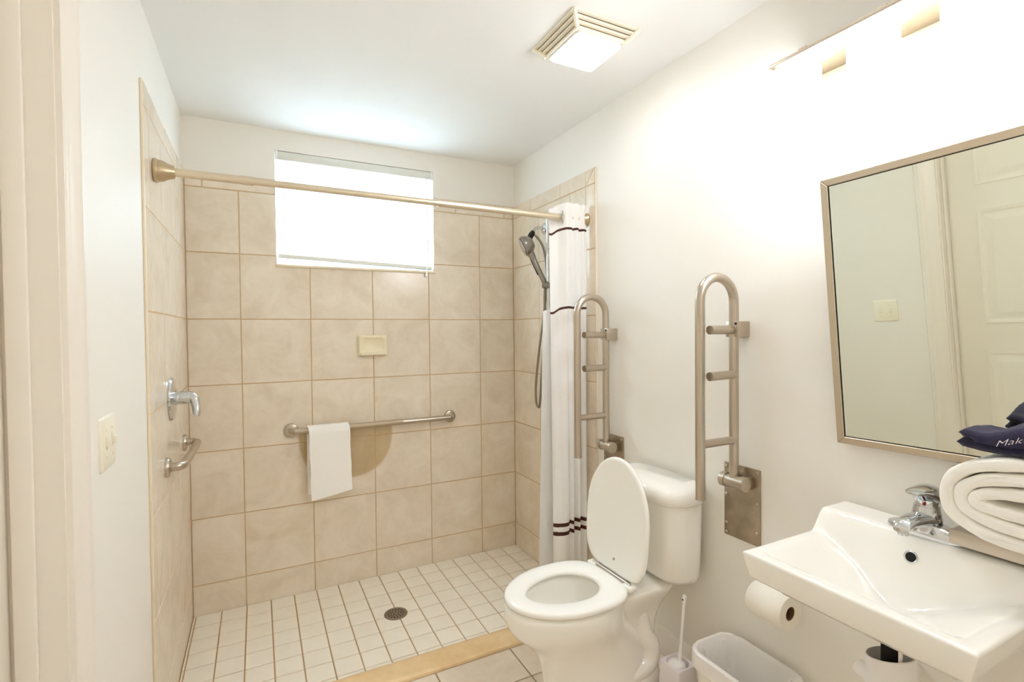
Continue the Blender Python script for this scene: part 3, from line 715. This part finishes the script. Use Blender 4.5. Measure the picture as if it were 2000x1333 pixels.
# ------------------------------------------------------------------ window blind
bl = empty('window_blind', (0.82, 0.03, WZ0), 'white mini blind lit by daylight filling the high window', 'blind')
part('head_rail', box(WX0+.004, WX1-.004, 0.010, 0.042, WZ1-.046, WZ1-.003, 0.002), 'headrail', bl)
for x in (WX0+.008, WX1-.008): part('rail_bracket', box(x-.006, x+.006, 0.006, 0.046, WZ1-.048, WZ1-.002, 0.001), 'vinyl', bl)
NS = 24; pitch = (WZ1-.055-(WZ0+.030))/NS
def slat_mesh():
    bm = bmesh.new(); R = []
    hl = (WX1-WX0)/2-.008; a = math.radians(62)
    for x in (-hl, hl):
        top_, bot_ = [], []
        for i in range(6):
            s = -0.0125+0.025*i/5; c = 0.0022*(1-(s/.0125)**2)
            for lst, o_ in ((top_, c+.0003), (bot_, c-.0003)): lst.append(Vector((x, s*math.cos(a)-o_*math.sin(a), s*math.sin(a)+o_*math.cos(a))))
        R.append(top_+bot_[::-1])
    loft(bm, R); return mesh_of('slat', bm, 'slat', True, 60)
sm = slat_mesh()
for i in range(NS):
    o = bpy.data.objects.new('slat', sm); C.objects.link(o); o.parent = bl
    t = i/(NS-1); lift = 0.026*t**2.2
    o.location = Vector(((WX0+WX1)/2, 0.026, WZ1-.060-pitch*i+lift*.5))-ORG[bl]; o.rotation_euler = (0, lift/.84, 0)
o = part('bottom_rail', box(-.414, .414, -.011, .011, -.010, .009, 0.002), 'headrail', bl)
for v in o.data.vertices: v.co += ORG[bl]
o.location = Vector(((WX0+WX1)/2, 0.026, WZ0+.034))-ORG[bl]; o.rotation_euler = (0, .032, 0)
for x in (WX0+.14, (WX0+WX1)/2, WX1-.14): part('ladder_cord', T_([(x, .012, WZ1-.045), (x, .012, WZ0+.035)], 0.0009, 6), 'vinyl', bl)
part('lift_cord', T_([(WX1-.045, .004, WZ1-.045), (WX1-.048, -.002, WZ1-.30), (WX1-.052, -.015, WZ0-.005)], 0.0016, 6, 5), 'vinyl', bl)
part('cord_tassel', L_([(0.0025, 0), (0.0045, -.006), (0.0075, -.024), (0.0072, -.030), (0, -.030)], (WX1-.052, -.016, WZ0-.004), (0, 0, 1), 14), 'vinyl', bl)
part('tilt_wand', T_([(WX1-.040, .002, WZ1-.048), (WX1-.041, -.008, WZ0+.20), (WX1-.042, -.015, WZ0+.03)], 0.0032, 8), 'vinyl', bl)

# ------------------------------------------------------------------ switch plates
sp_ = empty('light_switch', (-P, -1.436, 1.088), 'almond double toggle switch plate on the white left wall', 'switch')
bm = bmesh.new(); y0, y1, z0, z1 = -1.494, -1.378, 1.088, 1.206
def sr(i, x): return [Vector((x, a, b)) for a, b in rrect(y0+i, y1-i, z0+i, z1-i, .005, 3)]
loft(bm, [sr(0, -P), sr(0, -P+.004), sr(.004, -P+.0065)]); part('plate', bm, 'almond', sp_, angle=60)
for y in (-1.459, -1.413):
    tg = part('toggle', box(-P+.004, -P+.016, y-.005, y+.005, 1.140, 1.158, 0.002), 'almond', sp_)
    part('toggle_slot', box(-P+.005, -P+.0072, y-.006, y+.006, 1.133, 1.161), 'bone', sp_, smooth=False)
    for z in (1.117, 1.177): part('screw', L_([(0.0035, 0), (0.0035, .001), (0, .0015)], (-P+.0065, y, z), (1, 0, 0), 10), 'bone', sp_)

# ------------------------------------------------------------------ mirror (tilts forward)
MT, MD, MR = 0.098, 0.034, -0.015            # leans forward, hangs slightly askew
ML, MWD = 0.727, 0.465
def rz_(v, a): c, q = math.cos(a), math.sin(a); return Vector((c*v.x-q*v.y, q*v.x+c*v.y, v.z))
mn = Vector((-math.cos(MT), 0, -math.sin(MT))); mh = Vector((-math.sin(MT), 0, math.cos(MT))); ma = Vector((0, 1, 0))
mn, ma, mh = rz_(mn, MD), rz_(ma*math.cos(MR)+mh*math.sin(MR), MD), rz_(-ma*math.sin(MR)+mh*math.cos(MR), MD)
MBL = Vector((1.752, -2.027, 1.069)); MY0, MY1, MZ0, MXB = -MWD, 0.0, 1.06, 1.752
def mp(y, s_, d):                      # y across (0 at the left edge), s_ up the mirror, d forward of the front face
    return MBL + ma*y + mh*s_ + mn*(d-.012)
mir = empty('mirror', (W, -2.26, MZ0), 'tilted rectangular mirror in brushed metal frame above the sink', 'mirror')
def fr_part(pts, d0, d1, bev=0.0015):
    bm = bmesh.new(); loft(bm, [[mp(y, s, d0) for y, s in pts], [mp(y, s, d1) for y, s in pts]])
    bmesh.ops.bevel(bm, geom=bm.edges[:], offset=bev, segments=1, affect='EDGES'); return bm
FW = 0.0195
for pts in ([(MY0, 0), (MY1, 0), (MY1-FW, FW), (MY0+FW, FW)], [(MY0, ML), (MY1, ML), (MY1-FW, ML-FW), (MY0+FW, ML-FW)], [(MY0, 0), (MY0+FW, FW), (MY0+FW, ML-FW), (MY0, ML)], [(MY1, 0), (MY1-FW, FW), (MY1-FW, ML-FW), (MY1, ML)]):
    part('frame', fr_part(pts, 0.0, 0.016), 'frame', mir, smooth=False)
bm = bmesh.new(); loft(bm, [[mp(y, s, d) for y, s in ((MY0+FW, FW), (MY1-FW, FW), (MY1-FW, ML-FW), (MY0+FW, ML-FW))] for d in (0.002, 0.007)]); part('backing', bm, 'gedge', mir, smooth=False)
bm = bmesh.new(); g_ = FW+.0022; loft(bm, [[mp(y, s, d) for y, s in ((MY0+g_, g_), (MY1-g_, g_), (MY1-g_, ML-g_), (MY0+g_, ML-g_))] for d in (0.0071, 0.0115)]); part('mirror_glass', bm, 'mirror', mir, smooth=False)
part('tilt_bracket', box(W+P, 1.715, -2.29, -2.25, 1.735, 1.760, 0.002), 'frame', mir)
part('bottom_clip', box(W+P, MXB-.012, -2.315, -2.290, 1.050, 1.066, 0.002), 'frame', mir)

# ------------------------------------------------------------------ sink
SX0, SX1, SY0, SY1 = 1.352, W+P-.002, -2.484, -2.030
ZR, ZL, ZA = 0.848, 0.903, 0.782
def sstep(a, b, x):
    t = max(0, min(1, (x-a)/(b-a))); return t*t*(3-2*t)
def smin(a, b, k_):
    h = max(k_-abs(a-b), 0)/k_; return min(a, b)-h*h*k_/4
def sink_z(x, y):
    led = ZR+(ZL-ZR)*sstep(W-.155, W-.098, x)
    dl, dr_ = SY1-.026-y, y-(SY0+.026)
    df, db = x-(SX0+.030), (W-.098)-x
    w_ = smin(smin(dl*.62, dr_*.62, .02), smin(df*1.5, db*1.15, .02), .012)
    depth = smin(w_*w_/(w_+.010), .105, .035) if w_ > 0 else 0
    rimz = ZR+(led-ZR)
    bot = ZR-.105+0.0
    base_ = rimz
    # basin carved relative to the local rim height
    zb = rimz-depth*(1+ (rimz-ZR)/.105*0)
    return max(zb, bot)
xsS = [SX0, SX0+.014]+[SX0+.014+(SX1-.010-SX0-.014)*i/54 for i in range(1, 55)]+[SX1]
ysS = [SY0, SY0+.014]+[SY0+.014+(SY1-SY0-.028)*i/58 for i in range(1, 59)]+[SY1]
bm = bmesh.new(); G = [[bm.verts.new((x, y, sink_z(x, y))) for y in ysS] for x in xsS]
for i in range(len(xsS)-1):
    for j in range(len(ysS)-1): bm.faces.new((G[i][j], G[i+1][j], G[i+1][j+1], G[i][j+1]))
nx, ny = len(xsS), len(ysS)
bd = [G[i][0] for i in range(nx)]+[G[nx-1][j] for j in range(1, ny)]+[G[i][ny-1] for i in range(nx-2, -1, -1)]+[G[0][j] for j in range(ny-2, 0, -1)]
cxs, cys = SX1, (SY0+SY1)/2
def ring(sx, sy, z): return [bm.verts.new((cxs+(v.co.x-cxs)*sx, cys+(v.co.y-cys)*sy, z)) for v in bd]
prev = bd
for sx, sy, z in ((.975, .93, ZA+.006), (.962, .915, ZA), (.90, .86, ZA-.004), (.82, .74, .745), (.70, .55, .715), (.60, .35, .708)):
    rg_ = ring(sx, sy, z); n = len(bd)
    for i in range(n): bm.faces.new((prev[i], prev[(i+1) % n], rg_[(i+1) % n], rg_[i]))
    prev = rg_
bm.faces.new(prev)
bmesh.ops.recalc_face_normals(bm, faces=bm.faces[:])
be = []
for e in bm.edges:
    vs = e.verts
    on_b = vs[0] in bd and vs[1] in bd
    if on_b and e.calc_face_angle(0) > math.radians(40): be.append(e)
bmesh.ops.bevel(bm, geom=be, offset=0.009, segments=4, profile=0.5, affect='EDGES')
snk = empty('sink', (SX1, cys, .705), 'white rectangular wall-hung sink with raised back ledge under mirror', 'sink')
part('basin', bm, 'sink', snk, angle=58)
# overflow and drain
_e = .004; nv = Vector((-(sink_z(1.648+_e, -2.252)-sink_z(1.648-_e, -2.252))/(2*_e), 0, 1)).normalized()
oc = Vector((1.648, -2.252, sink_z(1.648, -2.252)))
part('overflow_ring', L_([(0.0145, -.002), (0.0145, .0012), (0.0125, .0022), (0.0105, .0012)], oc, nv, 24), 'chrome', snk)
part('overflow_hole', L_([(0.0108, -.002), (0.0108, .0016), (0, .0016)], oc, nv, 20), 'dark', snk)
part('sink_drain', L_([(0.024, 0), (0.024, .003), (0.018, .004), (0, .002)], (1.52, cys, ZR-.105), (0, 0, 1), 24), 'chrome', snk)

# faucet
FYc = -2.262; fxc = W-.078; zf = ZL
fa = empty('sink_faucet', (fxc, FYc, zf), 'chrome single lever faucet on the white sink ledge', 'faucet')
bm = bmesh.new(); R = []
for z, hy, hx in ((0, .080, .027), (.006, .081, .028), (.014, .077, .026), (.022, .060, .024), (.030, .042, .023)):
    R.append([Vector((fxc+hx*math.cos(2*PI*i/40), FYc+hy*math.copysign(abs(math.sin(2*PI*i/40))**.75, math.sin(2*PI*i/40)), zf+z)) for i in range(40)])
loft(bm, R); part('base', bm, 'chrome', fa, angle=60)
part('body', L_([(0.031, .012), (0.030, .036), (0.0275, .056), (0.025, .070), (0, .072)], (fxc, FYc, zf), (0, 0, 1)), 'chrome', fa)
bm = bmesh.new(); R = []
for x, z, hw, hh in ((fxc+.010, .036, .027, .018), (fxc-.025, .041, .026, .017), (fxc-.060, .045, .022, .0145), (fxc-.088, .044, .019, .012), (fxc-.106, .039, .017, .010), (fxc-.113, .031, .015, .006)):
    R.append([Vector((x, FYc+hw*math.cos(2*PI*i/24), zf+z+hh*math.sin(2*PI*i/24))) for i in range(24)])
loft(bm, R); part('spout', bm, 'chrome', fa, angle=60)
part('aerator', L_([(0.0105, 0), (0.0105, -.014), (0, -.014)], (fxc-.102, FYc, zf+.034), (0, 0, 1), 20), 'chrome', fa)
bm = bmesh.new(); R = []
for x, z, hw, hh in ((fxc+.034, .082, .012, .010), (fxc+.027, .087, .024, .022), (fxc+.010, .093, .030, .026), (fxc-.008, .097, .0295, .023), (fxc-.026, .103, .025, .016), (fxc-.044, .108, .020, .009), (fxc-.060, .109, .017, .006), (fxc-.068, .108, .012, .003)):
    R.append([Vector((x, FYc+hw*math.cos(2*PI*i/24), zf+z+hh*math.sin(2*PI*i/24))) for i in range(24)])
loft(bm, R); hdl = part('lever', bm, 'chrome', fa, angle=60)
part('neck', L_([(0.0245, .066), (0.022, .074), (0.025, .086), (0, .092)], (fxc, FYc, zf), (0, 0, 1)), 'chrome', fa)
part('hot_mark', L_([(0.0035, 0), (0.0035, .0012), (0, .0014)], (fxc-.0245, FYc-.006, zf+.078), (-1, -.2, 0), 12), 'red', fa)

# drain pipe cover under the sink
dp = empty('sink_drain_cover', (1.555, -2.256, .50), 'white open topped drain pipe cover hanging under the sink', 'pipe cover')
bm = bmesh.new(); R = []
for z, r, dz in ((.48, .042, 0), (.56, .0445, 0), (.657, .0475, .012), (.658, .0445, .012), (.57, .041, 0), (.49, .038, 0)):
    R.append([Vector((1.555+r*math.cos(2*PI*i/36), -2.256+r*math.sin(2*PI*i/36), z-dz*math.sin(2*PI*i/36))) for i in range(36)])
loft(bm, R, True, True); part('sleeve', bm, 'white', dp, angle=50)
part('tailpiece', T_([(1.555, -2.256, .50), (1.555, -2.256, .706)], 0.018, 18), 'dark', dp)
part('pipe_nut', T_([(1.535, -2.285, .60), (1.535, -2.285, .70)], 0.004, 10), 'white', dp)
part('elbow', T_([(1.56, -2.23, .575), (1.562, -2.205, .580), (1.563, -2.190, .584), (1.564, -2.182, .586)], [.019]*10+[.0185]*5+[.012], 16, 5), 'white', dp)
part('waste_pipe', T_([(1.57, -2.25, .52), (1.66, -2.22, .52), (W+P, -2.20, .52)], 0.02, 16, 4), 'white', dp)

# toilet paper roll on wall bracket
tpr = empty('toilet_paper_roll', (1.692, -1.865, .495), 'white toilet paper roll on wall holder below the sink', 'toilet paper')
bm = bmesh.new(); ce = Vector((1.692, -1.812, .546))
lathe(bm, [(0.021, 0), (0.050, 0), (0.0515, .003), (0.0515, .113), (0.050, .116), (0.021, .116), (0.0205, .113), (0.0205, .003), (0.021, 0)], ce, (0, -1, 0), 44)
part('paper', bm, 'paper', tpr, angle=50)
part('core_tube', L_([(0.0205, .002), (0.0206, .114), (0.0190, .1145), (0.0188, .07), (0, .07)], ce, (0, -1, 0), 28), 'core', tpr)
th = empty('paper_holder', (W+P, -1.80, .546), 'small chrome bracket holding the toilet paper roll', 'paper holder')
part('wall_mount', box(W+P, W-.006, -1.824, -1.782, .522, .570, 0.003), 'chrome', th)
part('arm', T_([(W-.004, -1.803, .546), (1.692, -1.803, .546)], 0.006), 'chrome', th)
part('spindle', T_([(1.692, -1.796, .546), (1.692, -1.86, .546)], 0.0075), 'chrome', th)

# ------------------------------------------------------------------ shelf with towels
sh = empty('towel_shelf', (W+P, -2.55, .908), 'brushed steel shelf behind the sink ledge carrying folded towels', 'shelf')
part('shelf_plate', box(W+P, 1.665, -2.780, -2.318, .934, .942, 0.0015), 'nickel', sh)
part('front_lip', box(1.660, 1.667, -2.780, -2.318, .912, .9435, 0.0015), 'nickel', sh)
part('back_flange', box(W+P, W+.004, -2.780, -2.318, .912, .975, 0.001), 'nickel', sh)
# folded bath towel: a flattened spiral with thickness, axis along x
def spiral_towel():
    path = []; cy_, cz_ = -2.548, 1.044
    n = 300; turns = 2.8
    for i in range(n+1):
        t = i/n; a = PI*0.5+ t*turns*2*PI            # starts at the top, goes towards +y (left in view)
        hz_ = 0.086*(1-t*.93); hy = 0.207-0.024*t*turns
        c, s = math.cos(a), math.sin(a)
        y = cy_ - hy*math.copysign(abs(c)**.62, c)
        z = cz_ + hz_*math.copysign(abs(s)**.85, s)
        path.append(Vector((0, y, z)))
    xs_ = [1.722, 1.69, 1.64, 1.60, 1.580, 1.572, 1.570]; th_ = [1, 1, 1, 1, .96, .8, .5]
    bm = bmesh.new(); rings = []
    for x, k_ in zip(xs_, th_):
        A = []; B = []
        for i, p in enumerate(path):
            a = path[max(i-1, 0)]; b = path[min(i+1, n)]; d = (b-a).normalized(); nr = Vector((0, -d.z, d.y))
            w = 0.0016*noise.noise((x*30, p.y*40, p.z*40)); hh = 0.0132*k_*(1-0.12*i/n)+w
            q = p.copy(); q.x = x + 0.004*noise.noise((p.y*20, p.z*20, 0))
            A.append(q+nr*hh); B.append(q-nr*hh)
        rings.append(A+B[::-1])
    loft(bm, rings); return bm
o = part('bath_towel', spiral_towel(), 'towel2', None, angle=80); tag(o, 'thick folded white bath towel on the steel shelf by the mirror', 'towel')
# navy wash cloth folded on top, embroidered
def navy_z(x, y, layer):
    t = (-2.366-y)/.20
    s_ = 1.149+.002*math.sin(x*40)
    if layer == 0: return s_+.006*math.exp(-(t/.14)**2)+.006*sstep(.3, .9, t)
    rise = sstep(.15, .58, t)
    return s_+.0185+.007*math.exp(-(t/.14)**2)+rise*(.024+.24*(x-1.575))
nv_ = empty('navy_washcloth', (1.64, -2.46, 1.14), 'folded navy washcloth with white embroidery on top of towel', 'washcloth')
for layer in (0, 1):
    bm = bmesh.new(); rings = []
    for i in range(33):
        t = i/32; y = -2.364-.003*layer-t*.22; top_, bot_ = [], []
        rnd = math.sqrt(max(0, 1-(1-min(1, t/.035))**2))*.8+.2
        for j in range(23):
            u = j/22; x = 1.574+u*.13+(.006 if layer == 0 else 0)*t
            e = math.sqrt(max(0, 1-(1-min(1, min(u, 1-u)/.08))**2))*.97+.03
            z = navy_z(x, y, layer); h = .0088*rnd*e
            w = .0014*noise.noise((x*90, y*90, layer))+.0016*noise.noise((x*25, y*25, layer+5))
            top_.append(Vector((x, y, z+h+w))); bot_.append(Vector((x, y, (z-h+w*.5) if layer == 0 or t < .12 else min(z-h, navy_z(x, y, 0)+.0085))))
        rings.append(top_+bot_[::-1])
    loft(bm, rings); part('cloth_layer', bm, 'navy', nv_, angle=75)
fcv = bpy.data.curves.new('embroidery', 'FONT'); fcv.body = 'Makeup'; fcv.size = 0.027; fcv.shear = 0.3; fcv.extrude = 0.0; fcv.resolution_u = 3; fcv.offset = -0.0004
fo = bpy.data.objects.new('tmp_text', fcv); C.objects.link(fo); bpy.context.view_layer.update()
me = bpy.data.meshes.new_from_object(fo.evaluated_get(bpy.context.evaluated_depsgraph_get())); bpy.data.objects.remove(fo)
bm = bmesh.new(); bm.from_mesh(me); bpy.data.meshes.remove(me)
bmesh.ops.subdivide_edges(bm, edges=bm.edges[:], cuts=1)
for v in bm.verts:
    tx, ty = v.co.x, v.co.y
    y = -2.424-tx*.85
    v.co = Vector((1.5728, y, navy_z(1.574, y, 1)-.0175+ty*.62))
part('embroidered_writing', bm, 'thread', nv_, smooth=False, label='white embroidered word')

# ------------------------------------------------------------------ toilet brush
hb = empty('toilet_brush_holder', (1.615, -1.548, ZF), 'pale square toilet brush holder on floor beside the toilet', 'brush holder')
bm = bmesh.new(); R = []
bxc, byc = 1.622, -1.550
for z, h, r in ((ZF, .050, .012), (ZF+.006, .052, .014), (.195, .046, .012), (.200, .0445, .012)): R.append([Vector((bxc+a, byc+b, z)) for a, b in rrect(-h, h, -h, h, r, 8)])
for z, r in ((.200, .039), (.196, .0375), (.10, .034)):
    R.append([Vector((bxc+r*math.cos(PI/4*0+2*PI*(i)/36), byc+r*math.sin(2*PI*(i)/36), z)) for i in range(36)])
loft(bm, R); part('cup', bm, 'lilac', hb, angle=50)
tb = empty('toilet_brush', (bxc, byc, .10), 'white toilet brush with thin upright handle standing in holder', 'toilet brush')
part('brush_head', L_([(0.010, 0), (0.030, .004), (0.033, .05), (0.033, .088), (0.026, .098), (0.012, .104), (0, .104)], (bxc, byc, .104), (-.05, .02, 1), 28), 'white', tb)
hd0 = Vector((bxc+.006, byc-.004, .20)); hd1 = Vector((1.655, -1.552, .437))
part('handle', T_([hd0, hd0.lerp(hd1, .25), hd0.lerp(hd1, .27), hd0.lerp(hd1, .88)], [.0075, .0070, .0058, .0052], 14), 'white', tb)
part('handle_tip', T_([hd0.lerp(hd1, .87), hd0.lerp(hd1, .90), hd0.lerp(hd1, .98), hd1], [.0056, .0072, .0072, .004], 12), 'white', tb)
part('hanging_hole', L_([(0.003, 0), (0.003, .001), (0, .001)], hd0.lerp(hd1, .93)+Vector((-.0072, 0, 0)), (-1, 0, 0), 10), 'dark', tb)

# ------------------------------------------------------------------ waste bin with liner
wb = empty('waste_bin', (1.655, -1.80, ZF), 'white oblong waste bin standing between toilet brush and sink', 'bin')
bx0, bx1, by0, by1 = 1.556, 1.752, -1.955, -1.655
def rr_(i, z, r=.055): return [Vector((a, b, z)) for a, b in rrect(bx0+i, bx1-i, by0+i, by1-i, max(.01, r-i*.5), 8)]
bm = bmesh.new(); loft(bm, [rr_(.028, ZF), rr_(.024, ZF+.006), rr_(.004, .325), rr_(-.001, .328), rr_(-.001, .336), rr_(.006, .337), rr_(.008, .325), rr_(.028, ZF+.01)])
part('body', bm, 'bin', wb, angle=50)
bm = bmesh.new(); R = []
for k_, (i, z) in enumerate(((-.006, .292), (-.0055, .318), (-.004, .336), (.001, .3415), (.008, .340), (.012, .325), (.020, .295), (.030, .24), (.042, .18), (.060, .13), (.085, .115))):
    base_r = rr_(i, z, .058); out = []
    for j, p in enumerate(base_r):
        a = j/len(base_r)*2*PI
        w = noise.noise((p.x*28, p.y*28, p.z*14+3)); w2 = noise.noise((p.x*70, p.y*70, p.z*40))
        amp = 0.003 if k_ < 5 else 0.022
        c_ = Vector(((bx0+bx1)/2, (by0+by1)/2, z)); d = (c_-p); d.z = 0; d.normalize()
        q = p + d*(abs(w)*amp+w2*amp*.4 if k_ >= 5 else -abs(w)*amp)
        q.z += (w*.006+w2*.003) if k_ in (0, 3) else (w*.010 if k_ > 6 else 0)
        out.append(q)
    R.append(out)
loft(bm, R, False, True)
bag = part('bin_liner', bm, 'bag', None, angle=25); tag(bag, 'thin crumpled plastic bag lining the white waste bin', 'bin liner')
